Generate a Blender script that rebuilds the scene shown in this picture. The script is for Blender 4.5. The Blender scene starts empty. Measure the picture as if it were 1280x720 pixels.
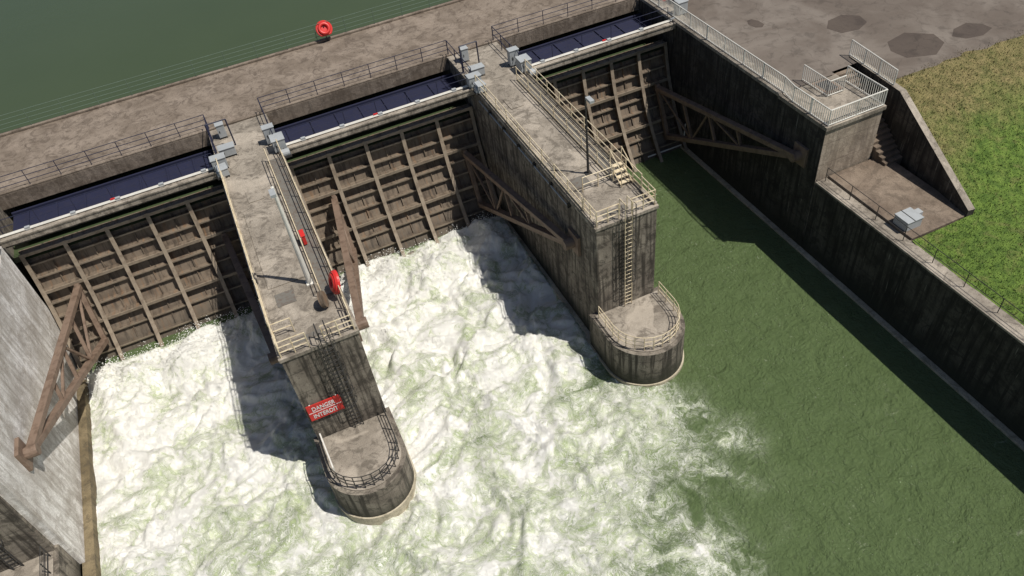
import bpy, math, random
import numpy as np
from mathutils import Vector, Matrix, noise
random.seed(4)
scene=bpy.context.scene
scene.view_settings.view_transform='Standard'; scene.view_settings.look='None'; scene.view_settings.exposure=0
H=9.78; WR=7.35   # pier deck level, reservoir level
# ---------------------------------------------------------------- node helpers
class NT:
    def __init__(s,name):
        s.m=bpy.data.materials.new(name); s.m.use_nodes=True; s.t=s.m.node_tree
        s.b=s.t.nodes['Principled BSDF']; s.g=s.t.nodes.new('ShaderNodeNewGeometry'); s.pos=s.g.outputs['Position']
    def n(s,ty,**k):
        nd=s.t.nodes.new(ty)
        for a,v in k.items(): setattr(nd,a,v)
        return nd
    def put(s,sock,v):
        if isinstance(v,bpy.types.NodeSocket): s.t.links.new(v,sock)
        elif isinstance(v,(tuple,list)) and len(v)==3 and sock.type=='RGBA': sock.default_value=(*v,1)
        else: sock.default_value=v
    def math(s,op,a,b=0.0,c=None,clamp=False):
        nd=s.n('ShaderNodeMath',operation=op,use_clamp=clamp); s.put(nd.inputs[0],a); s.put(nd.inputs[1],b)
        if c is not None: s.put(nd.inputs[2],c)
        return nd.outputs[0]
    def vm(s,op,a,b):
        nd=s.n('ShaderNodeVectorMath',operation=op); s.put(nd.inputs[0],a)
        if op=='SCALE': s.put(nd.inputs['Scale'],b)
        else: s.put(nd.inputs[1],b)
        return nd.outputs[0]
    def noise(s,vec,scale,detail=6,rough=.55,dist=0.0,color=False):
        nd=s.n('ShaderNodeTexNoise'); s.put(nd.inputs['Vector'],vec); nd.inputs['Scale'].default_value=scale
        nd.inputs['Detail'].default_value=detail; nd.inputs['Roughness'].default_value=rough; nd.inputs['Distortion'].default_value=dist
        return nd.outputs['Color' if color else 'Fac']
    def mus(s,vec,scale,feature='DISTANCE_TO_EDGE'):
        nd=s.n('ShaderNodeTexVoronoi',feature=feature); s.put(nd.inputs['Vector'],vec); nd.inputs['Scale'].default_value=scale
        return nd.outputs['Distance']
    def sm(s,v,a,b,lo=0.0,hi=1.0):
        nd=s.n('ShaderNodeMapRange',interpolation_type='SMOOTHSTEP'); s.put(nd.inputs[0],v)
        for i,x in enumerate((a,b,lo,hi)): s.put(nd.inputs[1+i],x)
        return nd.outputs[0]
    def mix(s,f,a,b,mode='MIX'):
        nd=s.n('ShaderNodeMix',data_type='RGBA',blend_type=mode); s.put(nd.inputs[0],f); s.put(nd.inputs[6],a); s.put(nd.inputs[7],b)
        return nd.outputs[2]
    def sep(s,v):
        nd=s.n('ShaderNodeSeparateXYZ'); s.put(nd.inputs[0],v); return nd.outputs
    def bump(s,h,strength,dist=.05,normal=None):
        nd=s.n('ShaderNodeBump'); s.put(nd.inputs['Height'],h); nd.inputs['Strength'].default_value=strength; nd.inputs['Distance'].default_value=dist
        if normal is not None: s.put(nd.inputs['Normal'],normal)
        return nd.outputs[0]
    def out(s,col=None,rough=None,normal=None,metal=None):
        if col is not None: s.put(s.b.inputs['Base Color'],col)
        if rough is not None: s.put(s.b.inputs['Roughness'],rough)
        if normal is not None: s.put(s.b.inputs['Normal'],normal)
        if metal is not None: s.put(s.b.inputs['Metallic'],metal)
        return s.m
def concrete(name,c1,c2,streak=.6,wet=True,blot=.5,stain=(.035,.03,.024),patchy=0.0):
    t=NT(name)
    n1=t.noise(t.pos,.55,6,.6,.4); n2=t.noise(t.pos,3.2,6,.65); n3=t.noise(t.pos,26,3,.6)
    col=t.mix(t.sm(n1,.35,.65),c1,c2)
    col=t.mix(t.math('MULTIPLY',t.sm(n2,.5,.72),blot),col,stain)
    n4=t.noise(t.pos,.9,5,.7,1.5)
    col=t.mix(t.math('MULTIPLY',t.sm(n4,.50,.60),blot),col,stain)
    if patchy:
        n5=t.noise(t.pos,.42,3,.5,.5)
        col=t.mix(t.math('MULTIPLY',t.sm(n5,.55,.60),patchy),col,tuple(min(.6,x*1.35) for x in c2))
        e=t.mus(t.vm('ADD',t.pos,t.vm('SCALE',t.noise(t.pos,1.2,4,color=True),1.6)),.2)
        col=t.mix(t.math('MULTIPLY',t.sm(e,.008,.0),.45),col,tuple(x*.7 for x in stain))
    st=t.vm('MULTIPLY',t.pos,(2.6,2.6,.16)); s1=t.noise(st,1.3,5,.6,.2)
    nz=t.sep(t.g.outputs['Normal'])[2]; side=t.math('SUBTRACT',1.0,t.math('ABSOLUTE',nz),clamp=True)
    col=t.mix(t.math('MULTIPLY',t.math('MULTIPLY',t.sm(s1,.44,.62),streak),side),col,stain)
    s2=t.noise(t.vm('MULTIPLY',t.pos,(5,5,.3)),1.7,3,.6)
    col=t.mix(t.math('MULTIPLY',t.math('MULTIPLY',t.sm(s2,.62,.74),streak*.35),side),col,(.5,.47,.4))
    col=t.mix(.5,col,t.mix(t.sm(n3,.3,.7),(.5,.5,.5),(1.4,1.4,1.4)),'MULTIPLY')
    if wet:
        z=t.sep(t.pos)[2]; w=t.sm(t.math('ADD',z,t.math('MULTIPLY',n2,1.4)),.9,2.8,.88,0.0)
        fr=t.math('FRACT',t.math('DIVIDE',t.math('ADD',z,t.math('MULTIPLY',n1,.10)),1.55))
        jl=t.math('MULTIPLY',t.sm(t.math('ABSOLUTE',t.math('SUBTRACT',fr,.5)),.03,.0),t.math('MULTIPLY',side,.55))
        col=t.mix(jl,col,stain)
        col=t.mix(w,col,(.026,.027,.016))
    return t.out(col,.88,t.bump(t.math('ADD',n2,t.math('MULTIPLY',n3,.4)),.6,.06))
def paint(name,c,rust=.3,rc=(.10,.045,.02),rough=.55,metal=0.0,sc=5,dirty=False):
    t=NT(name); n=t.noise(t.pos,sc,5,.65); n2=t.noise(t.pos,.9,3)
    col=t.mix(t.math('MULTIPLY',t.sm(n,.45,.65),rust),c,rc)
    if dirty:
        s1=t.noise(t.vm('MULTIPLY',t.pos,(3,.5,.35)),1.5,5,.65,.3)
        col=t.mix(t.sm(s1,.48,.66,0,.7),col,(.038,.027,.019))
        s3=t.noise(t.vm('MULTIPLY',t.pos,(4,.5,.5)),1.1,4,.6)
        col=t.mix(t.sm(s3,.54,.70,0,.55),col,(.22,.125,.065))
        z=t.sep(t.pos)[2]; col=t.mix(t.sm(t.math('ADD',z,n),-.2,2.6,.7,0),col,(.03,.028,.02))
    col=t.mix(.5,col,t.mix(n2,(.6,.6,.6),(1.4,1.4,1.4)),'MULTIPLY')
    return t.out(col,rough,t.bump(n,.2,.01),metal)
M={}
M['pier']=concrete('pier_concrete',(.165,.140,.112),(.27,.237,.19),.9,blot=.65,stain=(.034,.028,.021))
M['deck']=concrete('deck_concrete',(.240,.208,.168),(.345,.302,.248),.5,wet=False,blot=.62,stain=(.105,.088,.069),patchy=.55)
M['pale']=concrete('pale_concrete',(.52,.49,.45),(.86,.84,.81),.5,wet=False,blot=.4,stain=(.30,.26,.215))  # sunlit brightness and spray whitening both put into this pale colour
M['dark']=concrete('shaded_stained_concrete',(.034,.030,.024),(.085,.075,.063),.85,blot=.65,stain=(.010,.008,.007))  # stained concrete; shade of the left-facing walls put into its dark base colour
M['tower']=concrete('tower_concrete',(.32,.262,.20),(.43,.36,.285),.45,blot=.35,stain=(.14,.11,.085))
M['bridge']=concrete('bridge_concrete',(.175,.138,.105),(.255,.207,.164),.4,wet=False,blot=.55,stain=(.085,.063,.046),patchy=.22)
M['apron']=concrete('weathered_slab',(.15,.112,.082),(.24,.188,.142),.4,wet=False,blot=.45,stain=(.075,.057,.042),patchy=.2)
M['ledge']=concrete('ledge_concrete',(.42,.37,.27),(.54,.48,.36),.2,wet=False,blot=.4,stain=(.14,.115,.07))
M['brown']=concrete('rusty_ledge',(.13,.10,.055),(.24,.19,.11),.3,wet=False,blot=.4)
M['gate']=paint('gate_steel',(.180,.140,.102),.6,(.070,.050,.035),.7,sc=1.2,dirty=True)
M['gate_rib']=paint('gate_rib_steel',(.27,.220,.165),.5,(.115,.080,.055),.65,sc=2.2)
M['arm']=paint('arm_steel',(.20,.140,.102),.6,(.09,.055,.035),.65,sc=2)
M['cream']=paint('cream_rail_paint',(.70,.60,.42),.45,(.32,.20,.09))
M['white']=paint('white_rail_paint',(.72,.70,.64),.15,(.3,.27,.2))
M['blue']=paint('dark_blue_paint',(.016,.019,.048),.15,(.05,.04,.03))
M['black']=paint('dark_steel',(.03,.03,.03),.3,(.07,.05,.035))
M['wire']=paint('green_wire',(.12,.17,.13),.2,(.12,.10,.06))
M['grey']=paint('grey_cabinet_paint',(.36,.38,.39),.15,(.2,.18,.15))
M['red']=paint('red_plastic',(.60,.03,.025),.05,(.3,.05,.03),.4)
M['mesh']=paint('grating_steel',(.16,.15,.13),.4)
M['signw']=paint('sign_white',(.75,.74,.72),.05)
t=NT('spray_drops'); M['spray']=t.out((.86,.86,.82),.6)
# ---------------------------------------------------------------- mesh builder
class MB:
    def __init__(s,name,*mats):
        s.name=name; s.v=[]; s.f=[]; s.mi=[]; s.mats=[M[m] for m in mats]
    def add(s,vs,fs,mi=0):
        o=len(s.v); s.v+= [tuple(v) for v in vs]; s.f+=[tuple(o+i for i in f) for f in fs]; s.mi+=[mi]*len(fs); return s
    def box(s,x0,x1,y0,y1,z0,z1,mi=0,rot=0,piv=None):
        vs=[(x,y,z) for z in (z0,z1) for y in (y0,y1) for x in (x0,x1)]
        if rot:
            c=piv or ((x0+x1)/2,(y0+y1)/2); ca,sa=math.cos(rot),math.sin(rot)
            vs=[(c[0]+(x-c[0])*ca-(y-c[1])*sa,c[1]+(x-c[0])*sa+(y-c[1])*ca,z) for x,y,z in vs]
        return s.add(vs,[(0,2,3,1),(4,5,7,6),(0,1,5,4),(2,6,7,3),(0,4,6,2),(1,3,7,5)],mi)
    def prism(s,poly,z0,z1,mi=0,mitop=None):
        n=len(poly); vs=[(x,y,z0) for x,y in poly]+[(x,y,z1) for x,y in poly]
        s.add(vs,[(i,(i+1)%n,n+(i+1)%n,n+i) for i in range(n)]+[tuple(range(n-1,-1,-1))],mi)
        s.add([(x,y,z1) for x,y in poly],[tuple(range(n))],mi if mitop is None else mitop); return s
    def beam(s,p,q,w,h,mi=0,up=(0,0,1)):
        p=Vector(p);q=Vector(q);d=(q-p).normalized();u=Vector(up); r=d.cross(u)
        if r.length<1e-3: r=d.cross(Vector((1,0,0)))
        r.normalize(); u=r.cross(d); vs=[]
        for e in (p,q):
            for a,b in ((-1,-1),(1,-1),(1,1),(-1,1)): vs.append(e+r*a*w/2+u*b*h/2)
        return s.add(vs,[(0,1,2,3),(7,6,5,4),(0,4,5,1),(1,5,6,2),(2,6,7,3),(3,7,4,0)],mi)
    def tube(s,p,q,r,mi=0,n=6,r2=None):
        p=Vector(p);q=Vector(q);d=(q-p).normalized(); a=d.orthogonal().normalized(); b=d.cross(a); r2=r if r2 is None else r2
        vs=[p+(a*math.cos(t)+b*math.sin(t))*r for t in [2*math.pi*i/n for i in range(n)]]+[q+(a*math.cos(t)+b*math.sin(t))*r2 for t in [2*math.pi*i/n for i in range(n)]]
        return s.add(vs,[(i,(i+1)%n,n+(i+1)%n,n+i) for i in range(n)]+[tuple(range(n-1,-1,-1)),tuple(range(n,2*n))],mi)
    def path(s,pts,r,mi=0,n=5):
        for a,b in zip(pts,pts[1:]): s.tube(a,b,r,mi,n)
        return s
    def obj(s,parent=None,bevel=0,smooth=False):
        me=bpy.data.meshes.new(s.name); me.from_pydata(s.v,[],s.f)
        for m in s.mats: me.materials.append(m)
        me.polygons.foreach_set('material_index',s.mi)
        if smooth: me.polygons.foreach_set('use_smooth',[True]*len(s.f))
        me.validate(); me.update()
        o=bpy.data.objects.new(s.name,me); scene.collection.objects.link(o)
        if parent: o.parent=parent
        if bevel:
            b=o.modifiers.new('bevel','BEVEL'); b.width=bevel; b.segments=2; b.limit_method='ANGLE'
        return o
def empty(name):
    e=bpy.data.objects.new(name,None); scene.collection.objects.link(e); return e
def resample(pts,step):
    out=[]
    for a,b in zip(pts,pts[1:]):
        a=Vector(a);b=Vector(b);n=max(1,round((b-a).length/step))
        out+=[a.lerp(b,i/n) for i in range(n)]
    out.append(Vector(pts[-1])); return out
def railing(pts,h=1.05,mat='cream',step=1.5,bars=(1.0,.5),r=.03,name='handrail',parent=None,jit=.0,bal=None,toe=False):
    m=MB(name,mat); ps=resample(pts,step)
    for p in ps:
        j=Vector((random.uniform(-jit,jit),random.uniform(-jit,jit),0)); m.tube(p,p+Vector((0,0,h))+j,r*1.15)
    for f in bars: m.path([Vector(p)+Vector((0,0,h*f)) for p in pts],r)
    if toe:
        for a,b in zip(pts,pts[1:]): m.beam(Vector(a)+Vector((0,0,.08)),Vector(b)+Vector((0,0,.08)),.02,.14)
    if bal:
        for p in resample(pts,bal): m.beam(p+Vector((0,0,.08)),p+Vector((0,0,h)),.035,.035,up=(1,0,0))
    return m.obj(parent)
def arc(cx,cy,r,a0,a1,n,z):
    return [(cx+r*math.cos(math.radians(a0+(a1-a0)*i/n)),cy+r*math.sin(math.radians(a0+(a1-a0)*i/n)),z) for i in range(n+1)]
# ---------------------------------------------------------------- piers
def pier(x0,w,yend,nc,r,idx):
    P=empty('concrete_pier'); cx=x0+w/2
    b=MB('pier_body','pier','deck','ledge')
    b.prism([(x0,yend),(x0+w,yend),(x0+w,23.18),(x0,23.18)],-4,H-.22,0)
    b.prism([(x0+.02,23.18),(x0+w-.02,23.18),(x0+w-.02,31.2),(x0+.02,31.2)],-4,8.6,0)
    b.obj(P,.03)
    b=MB('pier_deck_slab','deck','pier')
    b.prism([(x0-.08,yend-.06),(x0+w+.08,yend-.06),(x0+w+.08,23.17),(x0-.08,23.17)],H-.22,H,0)
    b.box(x0-.06,x0+.16,yend+.1,17.9,H,H+.14,0); b.box(x0+w-.16,x0+w+.06,yend+.1,17.9,H,H+.14,0)
    b.box(x0+.5,x0+w-1.1,yend+5.2,yend+12.5,H,H+.05,0)
    b.obj(P,.02)
    n=[(x,y) for x,y,z in arc(cx,nc,r,180,360,28,0)]
    b=MB('pier_nose','pier','deck','ledge')
    b.prism([(cx+r,yend+.3 if r>w/2 else yend),(cx-r,yend+.3 if r>w/2 else yend)]+n,-4,2.9,0,0)
    n2=[(x,y) for x,y,z in arc(cx,nc,r+.09,180,360,28,0)]
    b.prism([(cx+r+.09,yend+1),(cx-r-.09,yend+1)]+n2,-3.9,.24 if idx else .62,2)
    n3=[(x,y) for x,y,z in arc(cx,nc,r-.25,180,360,28,0)]
    b.prism([(cx+r-.25,yend-.02),(cx-r+.25,yend-.02)]+n3,2.9,2.96,1)
    b.obj(P,.03)
    railing([(x0+.05,yend+1.6,H+.14),(x0+.05,17.6,H+.14)],1.0,'cream',1.7,parent=P,name='side_handrail',jit=.05,toe=True)
    railing([(x0+w-.05,yend+1.6,H+.14),(x0+w-.05,17.6,H+.14)],1.0,'cream',1.7,parent=P,name='side_handrail',jit=.05,toe=True)
    railing([(x0+w-.95,yend+3.2,H),(x0+w-.95,17.2,H)],1.0,'cream',1.9,parent=P,name='inner_handrail',jit=.04,toe=True)
    railing([(x0+.1,yend+1.5,H),(x0+.1,yend+.1,H),(x0+w/2-.45,yend+.1,H)],1.05,'cream',.7,parent=P,name='end_handrail',bars=(1,.66,.33))
    railing([(x0+w/2+.35,yend+.1,H),(x0+w-.1,yend+.1,H),(x0+w-.1,yend+1.5,H)],1.05,'cream',.7,parent=P,name='end_handrail',bars=(1,.66,.33))
    railing([(x0+w-.95,yend+3.2,H),(x0+.9,yend+3.2,H)] if idx==1 else [(x0+.1,yend+1.5,H),(x0+1.1,yend+1.5,H)],1.0,'cream',1.0,parent=P,name='cross_handrail')
    rr=r-.35
    nose=[(cx-rr,yend-.3,2.96)]+arc(cx,nc,rr,180,360,12,2.96)+[(cx+rr,yend-.3,2.96)]
    railing(nose,1.05,'cream' if idx else 'black',.9,parent=P,name='nose_handrail',bars=(1,.66,.33),r=.025)
    g=MB('walkway_grating','mesh'); g.box(x0+w-.92,x0+w-.18,yend+3.2,17.2,H+.03,H+.07)
    g.obj(P)
    fx=MB('flank_pipework','grey','black')
    fx.path([(x0-.14,yend+3,H-.5),(x0-.14,17,H-.5)],.05)
    yy=yend+3
    while yy<17: fx.box(x0-.22,x0-.0,yy,yy+.08,H-.6,H-.28,1); yy+=2.3
    fx.obj(P)
    L=MB('access_ladder','cream' if idx else 'black','black'); lx=cx+(.35 if idx==0 else .0); ly=yend-.22
    for dx in (-.23,.23): L.tube((lx+dx,ly,3),(lx+dx,ly,H+1.1),.03); L.path([(lx+dx,ly,H+1.1),(lx+dx,ly+.6,H+1.1),(lx+dx,ly+.6,H)],.03)
    z=3.2
    while z<H: L.tube((lx-.23,ly,z),(lx+.23,ly,z),.02); z+=.3
    cage=[5.3,6.2,7.1,8.0,8.9,9.8,10.7]
    for z in cage: L.path(arc(lx,ly,.42,180-35,360+35,8,z),.02,1)
    for a in (180,225,270,315,360): L.tube((lx+.42*math.cos(math.radians(a)),ly+.42*math.sin(math.radians(a)),5.3),(lx+.42*math.cos(math.radians(a)),ly+.42*math.sin(math.radians(a)),10.7),.015,1)
    L.obj(P)
    return P
piers=[(-35.8,4,.0,-2.3,2.2),(-17.9,4,.0,-2.3,2.2),(0,3.95,0.0,-2.35,2.2),(17.75,3.85,.62,-1.35,2.42)]
for i,(a,w,ye,nc,r) in enumerate(piers): pier(a,w,ye,nc,r,1 if i==3 else 0)
b=MB('pier_bright_face','pale'); b.box(-13.9,-13.45,.3,17.9,.3,H-.25); b.obj()  # pale sheet over the sun-facing side, its brightness painted in
b=MB('pier_base_ledge','brown'); b.box(-13.9,-12.95,-4,15.2,-3,.62); b.obj(bevel=.03)
b=MB('pier_base_ledge','ledge'); b.box(17.45,17.75,-1,17,-3,.12); b.obj(bevel=.03)
# ---------------------------------------------------------------- radial gates
def gate(xa,xb,lift):
    G=empty('sluice_gate'); yc,zc,R=3.4,10.5,16.3
    def pt(z,off=0):
        s=zc-z; a=math.asin(s/R); return (yc+(R-off)*math.cos(a), zc-(R-off)*math.sin(a))
    n=16; z0,z1=-.8+lift,7.78
    zs=[z0+(z1-z0)*i/n for i in range(n+1)]
    s=MB('skin_plate','gate'); vs=[];fs=[]
    for z in zs:
        y,zz=pt(z); vs+=[(xa+.05,y,zz),(xb-.05,y,zz),(xa+.05,y+.1,zz),(xb-.05,y+.1,zz)]
    for i in range(n): a=4*i; fs+=[(a,a+1,a+5,a+4),(a+2,a+6,a+7,a+3)]
    fs.append((4*n,4*n+1,4*n+3,4*n+2)); s.add(vs,fs); s.obj(G)
    rb=MB('stiffener_ribs','gate_rib','gate')
    nb=5; xs=[xa+.25+(xb-xa-.5)*i/nb for i in range(nb+1)]
    for x in xs:
        for za,zb in zip(zs,zs[1:]):
            ya,z_a=pt(za,.30); yb,z_b=pt(zb,.30)
            rb.beam((x,ya,z_a),(x,yb,z_b+.02),.06,.6,1,up=(0,1,0))
            ya,z_a=pt(za,.62); yb,z_b=pt(zb,.62)
            rb.beam((x,ya,z_a),(x,yb,z_b+.02),.26,.04,0,up=(0,1,0))
    k=9
    for i in range(k+1):
        z=z0+.15+(z1-z0-.2)*i/k
        big=i in (3,6,9)
        y,zz=pt(z,.15 if not big else .27)
        for xl,xr in zip(xs,xs[1:]):
            rb.box(xl+.04,xr-.04,y-(.15 if not big else .3),y+.15,zz-.02,zz+.02,1)
            rb.box(xl+.04,xr-.04,y-(.18 if not big else .36),y-(.15 if not big else .3),zz-(.07 if not big else .12),zz+(.05 if not big else .1),0)
    for xl,xr in zip(xs,xs[1:]):
        xm=(xl+xr)/2
        for za,zb in zip(zs,zs[1:]):
            ya,z_a=pt(za,.06); yb,z_b=pt(zb,.06); rb.beam((xm,ya,z_a),(xm,yb,z_b),.05,.12,1,up=(0,1,0))
    rb.obj(G)
    for sgn,xw in ((1,xa),(-1,xb)):
        A=MB('radial_arm','arm'); T=(xw+sgn*.4,3.2,6.9); xg=xw+(2.3 if sgn>0 else -1.5)
        yu,zu=pt(4.6,.75); yl,zl=pt(1.0,.75)
        A.beam((xg,yu,zu),T,.42,.34); A.beam((xg,yl,zl),T,.42,.34)
        A.beam((xg,yu,zu+.3),(xg,yl,zl-.3),.3,.3)
        U=Vector((xg,yu,zu));Lw=Vector((xg,yl,zl));TT=Vector(T)
        for i,f in enumerate((.22,.42,.62)):
            a=U.lerp(TT,f);c=Lw.lerp(TT,f); A.beam(a,c,.2,.18)
            if i%2==0: A.beam(U.lerp(TT,max(0,f-.2)),c,.16,.14)
            else: A.beam(Lw.lerp(TT,f-.2),a,.16,.14)
        A.tube((xw,3.2,6.9),(xw+sgn*.8,3.2,6.9),.32,n=12)
        A.box(min(xw,xw+sgn*.2),max(xw,xw+sgn*.2),2.6,3.8,6.2,7.6)
        A.obj(G,bevel=.015)
bays=[(-31.8,-17.9,0),(-13.45,0.0,.2),(3.95,17.75,.4),(21.6,34.0,0.3)]
for b_ in bays: gate(*b_)
b=MB('gate_sill','dark','ledge')
for xa,xb,l in bays: b.box(xa,xb,14.6,19,-3.5,-.6,0)
b.obj()
b=MB('gate_seal_strip','white'); b.path([(30.6,15.9,.25),(33.9,15.9,.25),(33.9,15.8,2.2)],.06); b.obj()
# ---------------------------------------------------------------- bridge and service beams
b=MB('bridge_deck','bridge','dark')
b.box(-60,36.5,23.2,31.5,8.72,H-.006,0)
b.box(-60,36.5,31.2,31.5,H-.006,H+.16,0); b.box(-60,35,23.2,23.45,H-.006,H+.12,0)
b.obj(bevel=.03)
sb=MB('service_beam','deck','dark')
for xa,xb,l in bays:
    sb.box(xa,xb,17.95,18.85,9.3,H-.1,0); sb.box(xa,xb,17.9,18.05,H-.1,H+.02,0); sb.box(xa,xb,18.3,18.5,9.0,9.3,1)
sb.obj(bevel=.02)
g=MB('slot_blue_band','blue')  # dark blue band added to fill the slot behind each service beam
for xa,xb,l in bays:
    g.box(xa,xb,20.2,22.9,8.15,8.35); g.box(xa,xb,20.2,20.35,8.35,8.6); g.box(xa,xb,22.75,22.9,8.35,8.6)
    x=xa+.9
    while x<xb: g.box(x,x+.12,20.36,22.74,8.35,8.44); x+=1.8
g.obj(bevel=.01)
for xa,xb,l in bays:
    railing([(xa+.2,18.8,H-.1),(xb-.2,18.8,H-.1)],1.0,'blue',2.3,(1.0,.5),.02,name='service_handrail')
    railing([(xa-.1,23.35,H+.1),(xb+.1,23.35,H+.1)],1.1,'blue',2.0,(1.0,.66,.33),.024,name='bridge_handrail')
    pc=MB('cable_conduit','white','grey','red'); pc.path([(xa,18.45,H+.0),(xb,18.45,H)],.06); pc.path([(xa,18.65,H-.04),(xb,18.65,H-.04)],.035)
    for i in range(5):
        x=xa+1.5+i*2.7; pc.box(x,x+.3,18.4,18.6,H-.09,H+.12,1)
    pc.box(xa+6.6,xa+6.9,18.6,18.72,H-.1,H+.05,2); pc.obj()
railing([(-59,31.35,H+.15),(36,31.35,H+.15)],1.3,'wire',2.4,(1,.75,.5,.25),.018,name='upstream_handrail')
def cab(x,y,sx,sy,h,rot=0.0,leg=.12):
    c=MB('control_cabinet','grey','black')
    c.box(x,x+sx,y,y+sy,H+leg,H+leg+h,0,rot); c.box(x-.04,x+sx+.04,y-.04,y+sy+.04,H+leg+h,H+leg+h+.05,0,rot,(x+sx/2,y+sy/2))
    for dx in (0,sx-.06):
        for dy in (0,sy-.06): c.box(x+dx,x+dx+.06,y+dy,y+dy+.06,H,H+leg,1)
    c.box(x+sx*.2,x+sx*.3,y-.03,y-.003,H+leg+h*.4,H+leg+h*.6,1); c.obj(bevel=.015)
for i,(a,w,ye,nc,r) in enumerate(piers):
    for x in (a+.1,a+w-.1):
        railing([(x,18.6,H),(x,23.3,H)],1.2,'blue',1.5,(1,.5),.03,name='pier_gateway_rail')
    f=MB('gateway_frame','blue')
    for x in (a+.1,a+1.4): f.tube((x,20.4,H),(x,20.4,H+2.0),.05)
    f.tube((a+.1,20.4,H+2.0),(a+1.4,20.4,H+2.0),.04); f.obj()
    cab(a-.35,17.9,.9,.6,.7); cab(a-.15,16.9,.6,.7,.5,rot=.1); cab(a+w-.35,17.7,.8,.9,.8); cab(a+w-.6,19.0,.7,.5,1.1); cab(a+.3,19.1,1.0,.6,.55)
    cab(a+.6,21.6,.5,.5,.9)
    h=MB('gate_hoist','grey','black')
    for xx in (a-.25,a+w+.0):
        h.tube((xx,17.2,H+.25),(xx+.5,17.2,H+.25),.25,0,14); h.box(xx-.05,xx+.55,16.9,17.5,H-.0,H+.12,1)
        h.path([(xx+.2,17.2,H+.3),(xx+.25,18.3,H+.2),(xx+.25,19.4,H+.15)],.05,1)
    h.obj()
cab(34.6,18.6,.8,.6,.9); cab(35.8,20.3,.6,.6,1.2)
fb=MB('fire_hose_box','red','white'); fb.box(35.0,35.35,21.4,21.9,H,H+.9); fb.box(34.96,35.39,21.36,21.94,H+.9,H+.95,1); fb.box(35.5,35.8,22.3,22.6,H,H+.6); fb.obj(bevel=.01)
# ---------------------------------------------------------------- lamps, lifebuoys, sign
def lamp(x,y,h,mat,r=.09):
    L=MB('lamp_post',mat,'grey'); L.tube((x,y,H),(x,y,H+h),r,0,10,r*.55); L.box(x-.2,x+.2,y-.2,y+.2,H,H+.06,0)
    L.path([(x,y,H+h),(x-.1,y-.45,H+h+.12)],.04); L.box(x-.22,x+.05,y-.95,y-.4,H+h+.05,H+h+.2,1); L.obj()
lamp(2.65,4.6,6.4,'white',.15); lamp(19.75,5.2,5.2,'black',.08); lamp(-15.2,4.6,5.6,'white')
def lifebuoy(loc,nrm,R=.42,bulge=1.0):
    P=empty('lifebuoy'); z=Vector(nrm).normalized(); x=Vector((0,0,1)).cross(z).normalized(); y=z.cross(x); loc=Vector(loc)
    m=MB('ring','red'); n,k=28,10; vs=[]; fs=[]
    for i in range(n):
        t=2*math.pi*i/n
        for j in range(k):
            u=2*math.pi*j/k; rr=R-.13+.13*math.cos(u); vs.append(loc+x*rr*math.cos(t)+y*rr*math.sin(t)+z*(.14+.12*math.sin(u)))
    for i in range(n):
        for j in range(k): fs.append((i*k+j,((i+1)%n)*k+j,((i+1)%n)*k+(j+1)%k,i*k+(j+1)%k))
    m.add(vs,fs,0); m.obj(P,smooth=True)
    c=MB('housing','red'); q=28; vs=[]
    for rad,zz in ((1.28,-.06),(1.28,.06),(1.15,.10*bulge),(.6,.06)):
        for i in range(q):
            t=2*math.pi*i/q; vs.append(loc+x*(R*rad*math.cos(t))+y*(R*rad*max(math.sin(t),-.82))+z*zz)
    fs=[(k_*q+i,k_*q+(i+1)%q,(k_+1)*q+(i+1)%q,(k_+1)*q+i) for k_ in range(3) for i in range(q)]+[tuple(range(3*q,4*q)),tuple(range(q-1,-1,-1))]
    c.add(vs,fs); c.obj(P)
    s=MB('stand_post','black'); s.tube(loc+Vector((0,0,-.95)),loc+Vector((0,0,.2)),.035); s.obj(P)
lifebuoy((3.85,2.9,H+.9),(-.95,-.05,.30),.5,1.8)
lifebuoy((10.6,31.2,H+1.0),(0,-.8,.6),.5)
d=MB('cable_reel','black','gate'); d.tube((2.85,2.5,H+.45),(3.05,2.45,H+.5),.45,1,18); d.tube((2.95,2.5,H),(2.95,2.5,H+.45),.05,0); d.obj()
d=MB('fire_extinguisher_box','red'); d.box(3.1,3.3,7.6,8.2,H+.15,H+.75); d.box(3.07,3.33,7.57,8.23,H+.75,H+.8); d.obj(bevel=.02)
S=empty('warning_sign'); s=MB('panel','red','signw'); s.box(.12,1.95,-.14,-.10,4.75,5.95,0); s.box(.15,1.92,-.15,-.141,5.33,5.37,1)
for x in (.3,1.75): s.box(x,x+.06,-.1,-.0,4.8,5.9,1)
s.obj(S)
for txt,z in (('DANGER',5.47),('INTERDIT',4.9)):
    c=bpy.data.curves.new('lettering','FONT'); c.body=txt; c.size=.44; c.align_x='CENTER'; c.extrude=.004; c.offset=.006; c.materials.append(M['signw'])
    o=bpy.data.objects.new('lettering',c); scene.collection.objects.link(o); o.parent=S; o.location=(.98,-.157,z); o.rotation_euler=(math.pi/2,0,0); o.scale=(.70,1,1)
b=MB('white_guard_board','white'); b.beam((.25,-.5,3.9),(.35,-3.0,4.0),.07,.26); b.obj()
for a,ye in ((0,0),(17.75,.6)):
    h=MB('deck_hatch','mesh','deck'); h.box(a+.7,a+1.7,ye+3.6,ye+4.6,H+.002,H+.03,0); h.box(a+1.0,a+1.9,ye+13.4,ye+14.8,H+.002,H+.05,1)
    h.box(a+.8,a+2.4,ye+.6,ye+1.0,H+.002,H+.02,0); h.obj()
st=MB('access_steps','cream'); 
for i in range(4): st.box(20.75,21.45,4.0-.3*i,4.25-.3*i,H+.75-.2*i,H+.8-.2*i)
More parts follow.
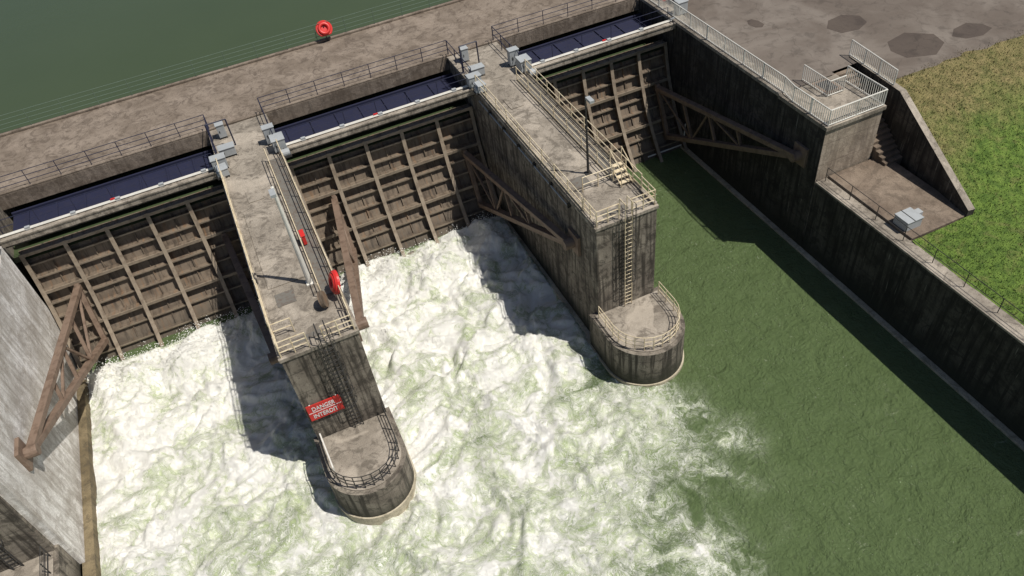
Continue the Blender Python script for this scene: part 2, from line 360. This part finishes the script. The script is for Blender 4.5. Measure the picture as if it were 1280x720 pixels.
for x in (20.72,21.46): st.path([(x,4.3,H+.8),(x,3.0,H+.1)],.03); st.path([(x,4.3,H+1.8),(x,3.0,H+1.1),(x,3.0,H)],.03); st.tube((x,4.3,H),(x,4.3,H+1.8),.03)
st.obj()
# ---------------------------------------------------------------- right bank
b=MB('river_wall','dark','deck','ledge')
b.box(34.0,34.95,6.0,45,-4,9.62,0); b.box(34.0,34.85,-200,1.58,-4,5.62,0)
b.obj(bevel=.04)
b=MB('wall_coping','deck'); b.box(33.95,35.0,6.0,23.1,9.62,9.86); b.box(33.95,34.9,-200,1.56,5.62,5.76); b.obj(bevel=.03)
b=MB('wall_base_ledge','ledge'); b.box(33.62,34.0,-200,16.5,-4,.14); b.obj(bevel=.03)
b=MB('stair_tower','dark','deck','tower')
b.box(34.0,38.3,1.62,6.0,-4,9.55,2); b.box(33.97,34.0,1.62,6.0,-4,9.55,0); b.box(33.9,38.4,1.5,6.0,9.55,9.8,1); b.obj()  # thin dark sheet paints the shade on the tower's river side
railing([(34.25,22.8,9.86),(34.25,6.0,9.86),(34.1,4.9,9.8),(34.1,1.65,9.8),(38.25,1.65,9.8),(38.25,5.0,9.8)],1.1,'white',2.0,(1.0,.07),.04,name='balustrade',bal=.17)
railing([(36.2,6.6,9.8),(36.2,4.2,9.8),(37.4,4.2,9.8)],1.1,'white',1.2,(1.0,.07),.035,name='balustrade',bal=.17)
railing([(40.7,7.4,9.8),(40.3,3.0,9.8)],1.1,'white',1.5,(1.0,.07),.04,name='balustrade',bal=.17)
b=MB('stairwell_hatch','arm','black'); b.box(36.3,37.6,4.4,5.9,9.80,9.86,0); b.box(36.5,37.4,4.6,5.7,9.86,9.88,1); b.obj()
b=MB('staircase','apron')
n=18
for i in range(n): b.box(38.42,40.1,6.4-(i+1)*.33-.0,6.4-i*.33,3.9,H-(i+1)*.205)
b.obj(bevel=.01)
b=MB('landing','apron'); b.box(34.86,39.3,-5.5,1.5,4,5.9); b.obj(bevel=.03)
wing=[(40.75,7.2,9.85),(40.3,2.2,9.85),(39.1,-5.6,6.3)]
b=MB('wing_wall','dark','deck')
for p,q in zip(wing,wing[1:]):
    d=(Vector(q)-Vector(p)); nx=Vector((-d.y,d.x,0)).normalized()*.22
    P0,Q0=Vector(p),Vector(q)
    vs=[]
    for e in (P0,Q0):
        for s_ in (-1,1): vs+=[(e.x+nx.x*s_,e.y+nx.y*s_,3.5),(e.x+nx.x*s_,e.y+nx.y*s_,e.z)]
    b.add(vs,[(0,1,5,4),(2,6,7,3),(0,2,3,1),(4,5,7,6)],0); b.add([Vector(v)+Vector((0,0,.002)) for v in (vs[1],vs[3],vs[7],vs[5])],[(0,3,2,1)],1)
b.obj()
railing([(34.5,1.3,5.76),(34.5,-60,5.76)],1.05,'black',2.2,(1.0,.5),.022,name='wall_handrail')
b=MB('electrical_cabinet','grey','white','black'); b.box(35.0,36.1,-4.9,-3.9,5.9,6.5,0); b.box(34.96,36.14,-4.94,-3.86,6.5,6.57,0); b.box(35.45,35.5,-4.95,-3.85,6.57,6.59,2); b.box(36.3,36.8,-4.3,-3.9,5.9,6.25,0); b.obj(bevel=.02)
# asphalt
def asph(nm,a,b_):
    t=NT(nm); n1=t.noise(t.pos,.16,5,.6,.6); n2=t.noise(t.pos,1.2,6,.65,.6); n3=t.noise(t.pos,30,3)
    col=t.mix(t.sm(n1,.35,.65),a,b_); col=t.mix(t.math('MULTIPLY',t.sm(n2,.48,.7),.55),col,tuple(x*.5 for x in a))
    e=t.mus(t.vm('ADD',t.pos,t.vm('SCALE',t.noise(t.pos,.8,4,color=True),1.5)),.12)
    col=t.mix(t.sm(e,.006,.0,0,.4),col,tuple(x*.5 for x in a))
    col=t.mix(.4,col,t.mix(n3,(.5,.5,.5),(1.5,1.5,1.5)),'MULTIPLY')
    M[nm]=t.out(col,.92,t.bump(n3,.4,.02))
asph('asphalt',(.120,.096,.078),(.195,.166,.140)); asph('asphalt_patch',(.070,.053,.043),(.090,.070,.056))
b=MB('asphalt_road','asphalt','asphalt_patch'); z=H-.004
b.add([(34.9,6.1,z),(38.4,6.1,z),(38.4,6.4,z),(40.9,6.4,z),(40.6,3.2,z),(300,3.2,z),(300,70,z),(34.9,70,z)],[(0,1,2,3,4,5,6,7)])
for cx,cy,rx,ry in ((43.5,10.9,1.5,1.25),(45.0,6.1,2.1,1.6),(49.3,5.5,1.5,1.0),(38.5,14.5,.5,.8)):
    b.add([(cx+rx*math.cos(a+.3)*random.uniform(.85,1.1),cy+ry*math.sin(a+.3)*random.uniform(.85,1.1),z+.004) for a in [2*math.pi*i/7 for i in range(7)]],[tuple(range(7))],1)
b.obj()
# grass terrain
t=NT('grass'); n1=t.noise(t.pos,.25,6,.6,.5); n2=t.noise(t.pos,2.2,6,.7); n3=t.noise(t.pos,14,5,.7)
sx=t.sep(t.pos)
dry=t.sm(t.math('ADD',t.math('ADD',sx[1],t.math('MULTIPLY',sx[0],-.12)),t.math('ADD',t.math('MULTIPLY',n1,9.0),t.math('MULTIPLY',n2,3.0))),-3.2,2.6,0,.9)
green=t.mix(t.sm(n2,.35,.65),(.066,.122,.015),(.150,.235,.036)); tan=t.mix(t.sm(n2,.35,.65),(.150,.130,.048),(.28,.215,.10))
col=t.mix(dry,green,tan); col=t.mix(t.sm(t.noise(t.pos,.9,5,.65,.8),.52,.68,0,.45),col,(.21,.19,.07)); col=t.mix(t.sm(t.noise(t.pos,1.7,5,.65,.8),.55,.70,0,.5),col,(.04,.07,.012))
col=t.mix(.7,col,t.mix(t.sm(n3,.3,.7),(.45,.45,.45),(1.5,1.5,1.5)),'MULTIPLY')
M['grass']=t.out(col,.95,t.bump(t.math('ADD',n2,n3),.9,.12))
def gh(x,y):
    s=min(1,max(0,(y+6.0)/9.2)); s=s*s*(3-2*s)*.35+s*.65
    return 5.75+s*4.05+.05*noise.noise(Vector((x*.8,y*.8,0)))+.10*noise.noise(Vector((x*.2,y*.2,3)))-(.35*max(0,min(1,(y-3.2)/2.4)))
def wingx(y):
    if y>2.2: return 40.3+.45*(y-2.2)/5
    return 40.3-1.2*(2.2-y)/7.8
gr=MB('grass_bank','grass')
def patch(ys,xf,xs):
    vs=[];ny=len(ys);nx=len(xs)
    for y in ys:
        for u in xs:
            x=xf(y)+u; vs.append((x,y,gh(x,y)))
    gr.add(vs,[(j*nx+i,j*nx+i+1,(j+1)*nx+i+1,(j+1)*nx+i) for j in range(ny-1) for i in range(nx-1)])
xs=[.2*i for i in range(80)]+[16*1.18**k for k in range(17)]
patch([-5.62+.2*i for i in range(60)],lambda y:wingx(y)+.1,xs)
patch([-220,-160,-110,-80,-60,-45]+[-35+.25*i for i in range(118)]+[-5.61],lambda y:34.84,xs)
gr.obj(smooth=True)
gt=MB('grass_tufts','grass')
for i in range(26000):
    y=random.uniform(-16,4.2); x0=wingx(y)+.35 if y>-5.6 else 35.1
    x=x0+random.random()**1.2*(18); z=gh(x,y)-.02; a=random.uniform(0,6.28); h=random.uniform(.05,.16); w=.03
    dx,dy=math.cos(a)*w,math.sin(a)*w; lx,ly=random.uniform(-.06,.06),random.uniform(-.06,.06)
    gt.add([(x-dx,y-dy,z),(x+dx,y+dy,z),(x+lx,y+ly,z+h)],[(0,1,2)])
gt.obj()
b=MB('ground','grass'); 
b.add([(-700,-700,-4.5),(700,-700,-4.5),(700,700,-4.5),(-700,700,-4.5)],[(0,1,2,3)])
b.add([(34.9,70,H-.1),(700,70,H-.1),(700,700,H-.1),(34.9,700,H-.1)],[(0,1,2,3)])
b.obj()
# ---------------------------------------------------------------- water
t=NT('reservoir_water_surface'); n=t.noise(t.pos,.9,4,.6); n1=t.noise(t.pos,.08,3)
t.b.inputs['IOR'].default_value=1.33
M['reservoir']=t.out(t.mix(n1,(.050,.070,.033),(.062,.084,.041)),.15,t.bump(n,.14,.1))
b=MB('reservoir_water','reservoir'); b.add([(-600,19.0,WR),(34.2,19.0,WR),(34.2,700,WR),(-600,700,WR)],[(0,1,2,3)]); b.obj()
t=NT('river_water_surface'); t.b.inputs['IOR'].default_value=1.33
at=t.n('ShaderNodeAttribute',attribute_name='foam'); D0=at.outputs['Fac']
flat=t.vm('MULTIPLY',t.pos,(1,1,.3))
wv=t.vm('SUBTRACT',t.noise(flat,.30,3,.6,color=True),(.5,.5,.5)); wp=t.vm('ADD',flat,t.vm('SCALE',wv,5.5))
wv2=t.vm('SUBTRACT',t.noise(wp,1.2,4,.70,color=True),(.5,.5,.5)); wp2=t.vm('ADD',wp,t.vm('SCALE',wv2,1.6))
big=t.noise(wp,.25,4,.6); mid=t.noise(wp2,.85,7,.68); fine=t.noise(wp2,6.0,4,.75)
D=t.math('ADD',D0,t.math('MULTIPLY',t.math('MULTIPLY',t.math('ADD',t.math('SUBTRACT',mid,.5),t.math('SUBTRACT',big,.5)),1.1),t.sm(D0,.0,.30)))
def fil(vec,sc,w,det=4):
    a=t.math('ABSOLUTE',t.math('SUBTRACT',t.noise(vec,sc,det,.6),.5)); return t.sm(a,w,0.0)
f1=fil(wp2,.55,.022); f2=fil(t.vm('ADD',wp2,(7,3,0)),1.4,.034); f3=fil(t.vm('ADD',wp2,(17,13,0)),3.2,.045)
lace=t.math('MAXIMUM',t.math('MAXIMUM',f1,t.math('MULTIPLY',f2,.9)),t.math('MULTIPLY',f3,.65))
val=t.math('ADD',t.math('MULTIPLY',mid,1.25),t.math('MULTIPLY',big,.95)); val=t.math('ADD',val,t.math('MULTIPLY',fine,.30))
dv=t.math('SUBTRACT',val,t.math('SUBTRACT',1.79,t.math('MULTIPLY',D,.64)))
cover=t.sm(dv,-.32,.20)
aer=t.sm(D,-.02,.80)
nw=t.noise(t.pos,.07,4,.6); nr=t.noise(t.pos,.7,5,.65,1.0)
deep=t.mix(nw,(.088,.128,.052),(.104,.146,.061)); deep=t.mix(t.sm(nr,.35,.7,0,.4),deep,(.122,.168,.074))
col=t.mix(aer,deep,(.38,.45,.25))
col=t.mix(cover,col,t.mix(t.sm(dv,-.05,.28),(.64,.68,.50),(.92,.91,.85)))
lm=t.math('MULTIPLY',lace,t.sm(D,.02,.5))
col=t.mix(t.math('MULTIPLY',lm,.8),col,(.92,.91,.86))
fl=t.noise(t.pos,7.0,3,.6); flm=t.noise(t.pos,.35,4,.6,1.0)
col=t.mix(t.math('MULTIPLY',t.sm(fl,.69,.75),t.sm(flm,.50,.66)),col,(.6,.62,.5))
rough=t.sm(t.math('MAXIMUM',cover,lm),0,.7,.05,.8)
wn=t.noise(t.pos,.9,5,.66,.6); wn2=t.noise(t.pos,4.5,4,.7,.3)
h=t.math('MULTIPLY',t.math('ADD',t.math('MULTIPLY',wn,.8),t.math('MULTIPLY',wn2,.34)),1.8)
h2=t.math('ADD',t.math('MULTIPLY',mid,.40),t.math('MULTIPLY',fine,.14)); h2=t.math('ADD',h2,t.math('MULTIPLY',lace,.07))
hm=t.n('ShaderNodeMix',data_type='FLOAT'); t.put(hm.inputs[0],t.sm(D0,.05,.6)); t.put(hm.inputs[2],h); t.put(hm.inputs[3],h2)
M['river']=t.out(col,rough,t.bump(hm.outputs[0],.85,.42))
def sstep(a,b,x):
    t=np.clip((x-a)/(b-a),0,1); return t*t*(3-2*t)
X=np.arange(-13.9,34.01,.14); Y=np.arange(-27,17.0,.14); nx,ny=len(X),len(Y)
gx,gy=np.meshgrid(X,Y)
nz=np.zeros(gx.shape); lo=np.zeros(gx.shape); lo2=np.zeros(gx.shape)
tb=noise.noise
for j in range(ny):
    for i in range(nx):
        p=Vector((X[i]*.2,Y[j]*.2,0)); lo[j,i]=tb(p); lo2[j,i]=tb(p*2.7)
        if X[i]<30: 
            w1=tb(Vector((X[i]*.35,Y[j]*.35,9)))
            q=Vector((X[i]*.42+w1,Y[j]*.42+lo[j,i],5)); nz[j,i]=.50*tb(q)+.32*tb(q*2.2)+.24*tb(q*4.7)+.17*tb(q*9.5)
xr=np.interp(gy,[-27,-20,-15,-10.5,-7,-5,-2,0,16],[18.5,20.5,22.3,23.5,25.8,25.2,19.6,17.6,17.6])
xr=xr+(lo*4.5+lo2*2.5)*(gy<-2)
edge=sstep(0,1,(xr-gx)/np.where(gy<-2,13.5,.3+np.clip(0-gy,0,2)*6.6))
den=np.interp(gy,[-27,-22,-14,-8,-3,3,9,16],[.28,.42,.60,.77,.92,1.02,1.18,1.28])
left=sstep(7,-1,gx)
den=den*(1-left)+np.maximum(den,.90)*left
den=den+(lo*.24+lo2*.16)*np.interp(gy,[0,14],[1,.5])
cut=np.where(gx<2,sstep(15.3,14.6,gy+.3*lo),sstep(15.9,15.2,gy+.3*lo))
foam_m=np.clip(edge*den*cut,0,1.25)
wall=sstep(-13.0,-11.6,gx)
fm=np.clip(foam_m,0,1)
zz=fm*(nz*1.05+.10)*(.35+.65*wall)+np.exp(-((gy-12.8)/2.4)**2)*fm*(.5+.7*lo2)*wall+ (1-fm)*.03*lo
me=bpy.data.meshes.new('river_water')
co=np.stack([gx,gy,zz],-1).reshape(-1,3)
idx=np.arange(nx*ny).reshape(ny,nx)
F=np.stack([idx[:-1,:-1],idx[:-1,1:],idx[1:,1:],idx[1:,:-1]],-1).reshape(-1,4)
base=len(co)
extra=np.array([(-600,-600,-.02),(34.0,-600,-.02),(34.0,-26.95,-.02),(-600,-26.95,-.02),(-600,-26.95,-.021),(-13.88,-26.95,-.021),(-13.88,17,-.021),(-600,17,-.021)],float)
allco=np.vstack([co,extra])
faces=F.tolist()+[[base,base+1,base+2,base+3],[base+4,base+5,base+6,base+7]]
me.from_pydata(allco.tolist(),[],faces)
a=me.attributes.new('foam','FLOAT','POINT'); a.data.foreach_set('value',np.concatenate([foam_m.reshape(-1),np.zeros(8)]).astype(np.float32))
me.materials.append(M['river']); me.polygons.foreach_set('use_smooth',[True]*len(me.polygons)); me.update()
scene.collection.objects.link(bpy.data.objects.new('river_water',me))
# flung droplets and froth clots above the boils
sp=MB('water_spray','spray'); octf=[(0,2,4),(2,1,4),(1,3,4),(3,0,4),(2,0,5),(1,2,5),(3,1,5),(0,3,5)]
cnt=0
while cnt<11000:
    i=random.randrange(nx); j=random.randrange(ny)
    if random.random()<.45: j=min(ny-1,int((11+random.random()*4.2+27)/.14))
    f=foam_m[j,i]
    if f<.45 or X[i]<-12.8 or (-.5<X[i]<4.4 and Y[j]>-5) or (17.2<X[i]): continue
    nearg=math.exp(-((Y[j]-14)/2.5)**2)
    if random.random()>.25+nz[j,i]*1.5+nearg: continue
    x=X[i]+random.uniform(-.07,.07); y=Y[j]+random.uniform(-.07,.07); z=zz[j,i]+random.random()**2*(.22+.75*nearg)
    r=random.uniform(.012,.04)
    sp.add([(x-r,y,z),(x+r,y,z),(x,y-r,z),(x,y+r,z),(x,y,z+r),(x,y,z-r)],octf); cnt+=1
sp.obj()
# ---------------------------------------------------------------- light & camera
sd=Vector((.36,-.30,.88)).normalized()
sun=bpy.data.lights.new('sun','SUN'); sun.energy=4.5; sun.angle=math.radians(.53); sun.color=(1,.95,.87)
so=bpy.data.objects.new('sun',sun); scene.collection.objects.link(so); so.rotation_euler=sd.to_track_quat('Z','Y').to_euler()
w=bpy.data.worlds.new('World'); scene.world=w; w.use_nodes=True; nt=w.node_tree
sk=nt.nodes.new('ShaderNodeTexSky'); sk.sky_type='NISHITA'; sk.sun_disc=False; sk.sun_elevation=math.asin(sd.z); sk.sun_rotation=math.atan2(sd.x,sd.y)
nt.links.new(sk.outputs[0],nt.nodes['Background'].inputs[0]); nt.nodes['Background'].inputs[1].default_value=.058
R=np.array([[0.9059,-0.4116,-0.0997],[-0.3564,-0.6137,-0.7045],[0.2288,0.6738,-0.7026]]); U_,_,V_=np.linalg.svd(R); R=U_@V_
cam=bpy.data.cameras.new('camera'); cam.sensor_width=36; cam.lens=974/1280*36; cam.clip_end=3000
c=bpy.data.objects.new('camera',cam); scene.collection.objects.link(c)
m=Matrix(((R[0][0],-R[1][0],-R[2][0],2.80),(R[0][1],-R[1][1],-R[2][1],-27.97),(R[0][2],-R[1][2],-R[2][2],37.68),(0,0,0,1)))
c.matrix_world=m; scene.camera=c
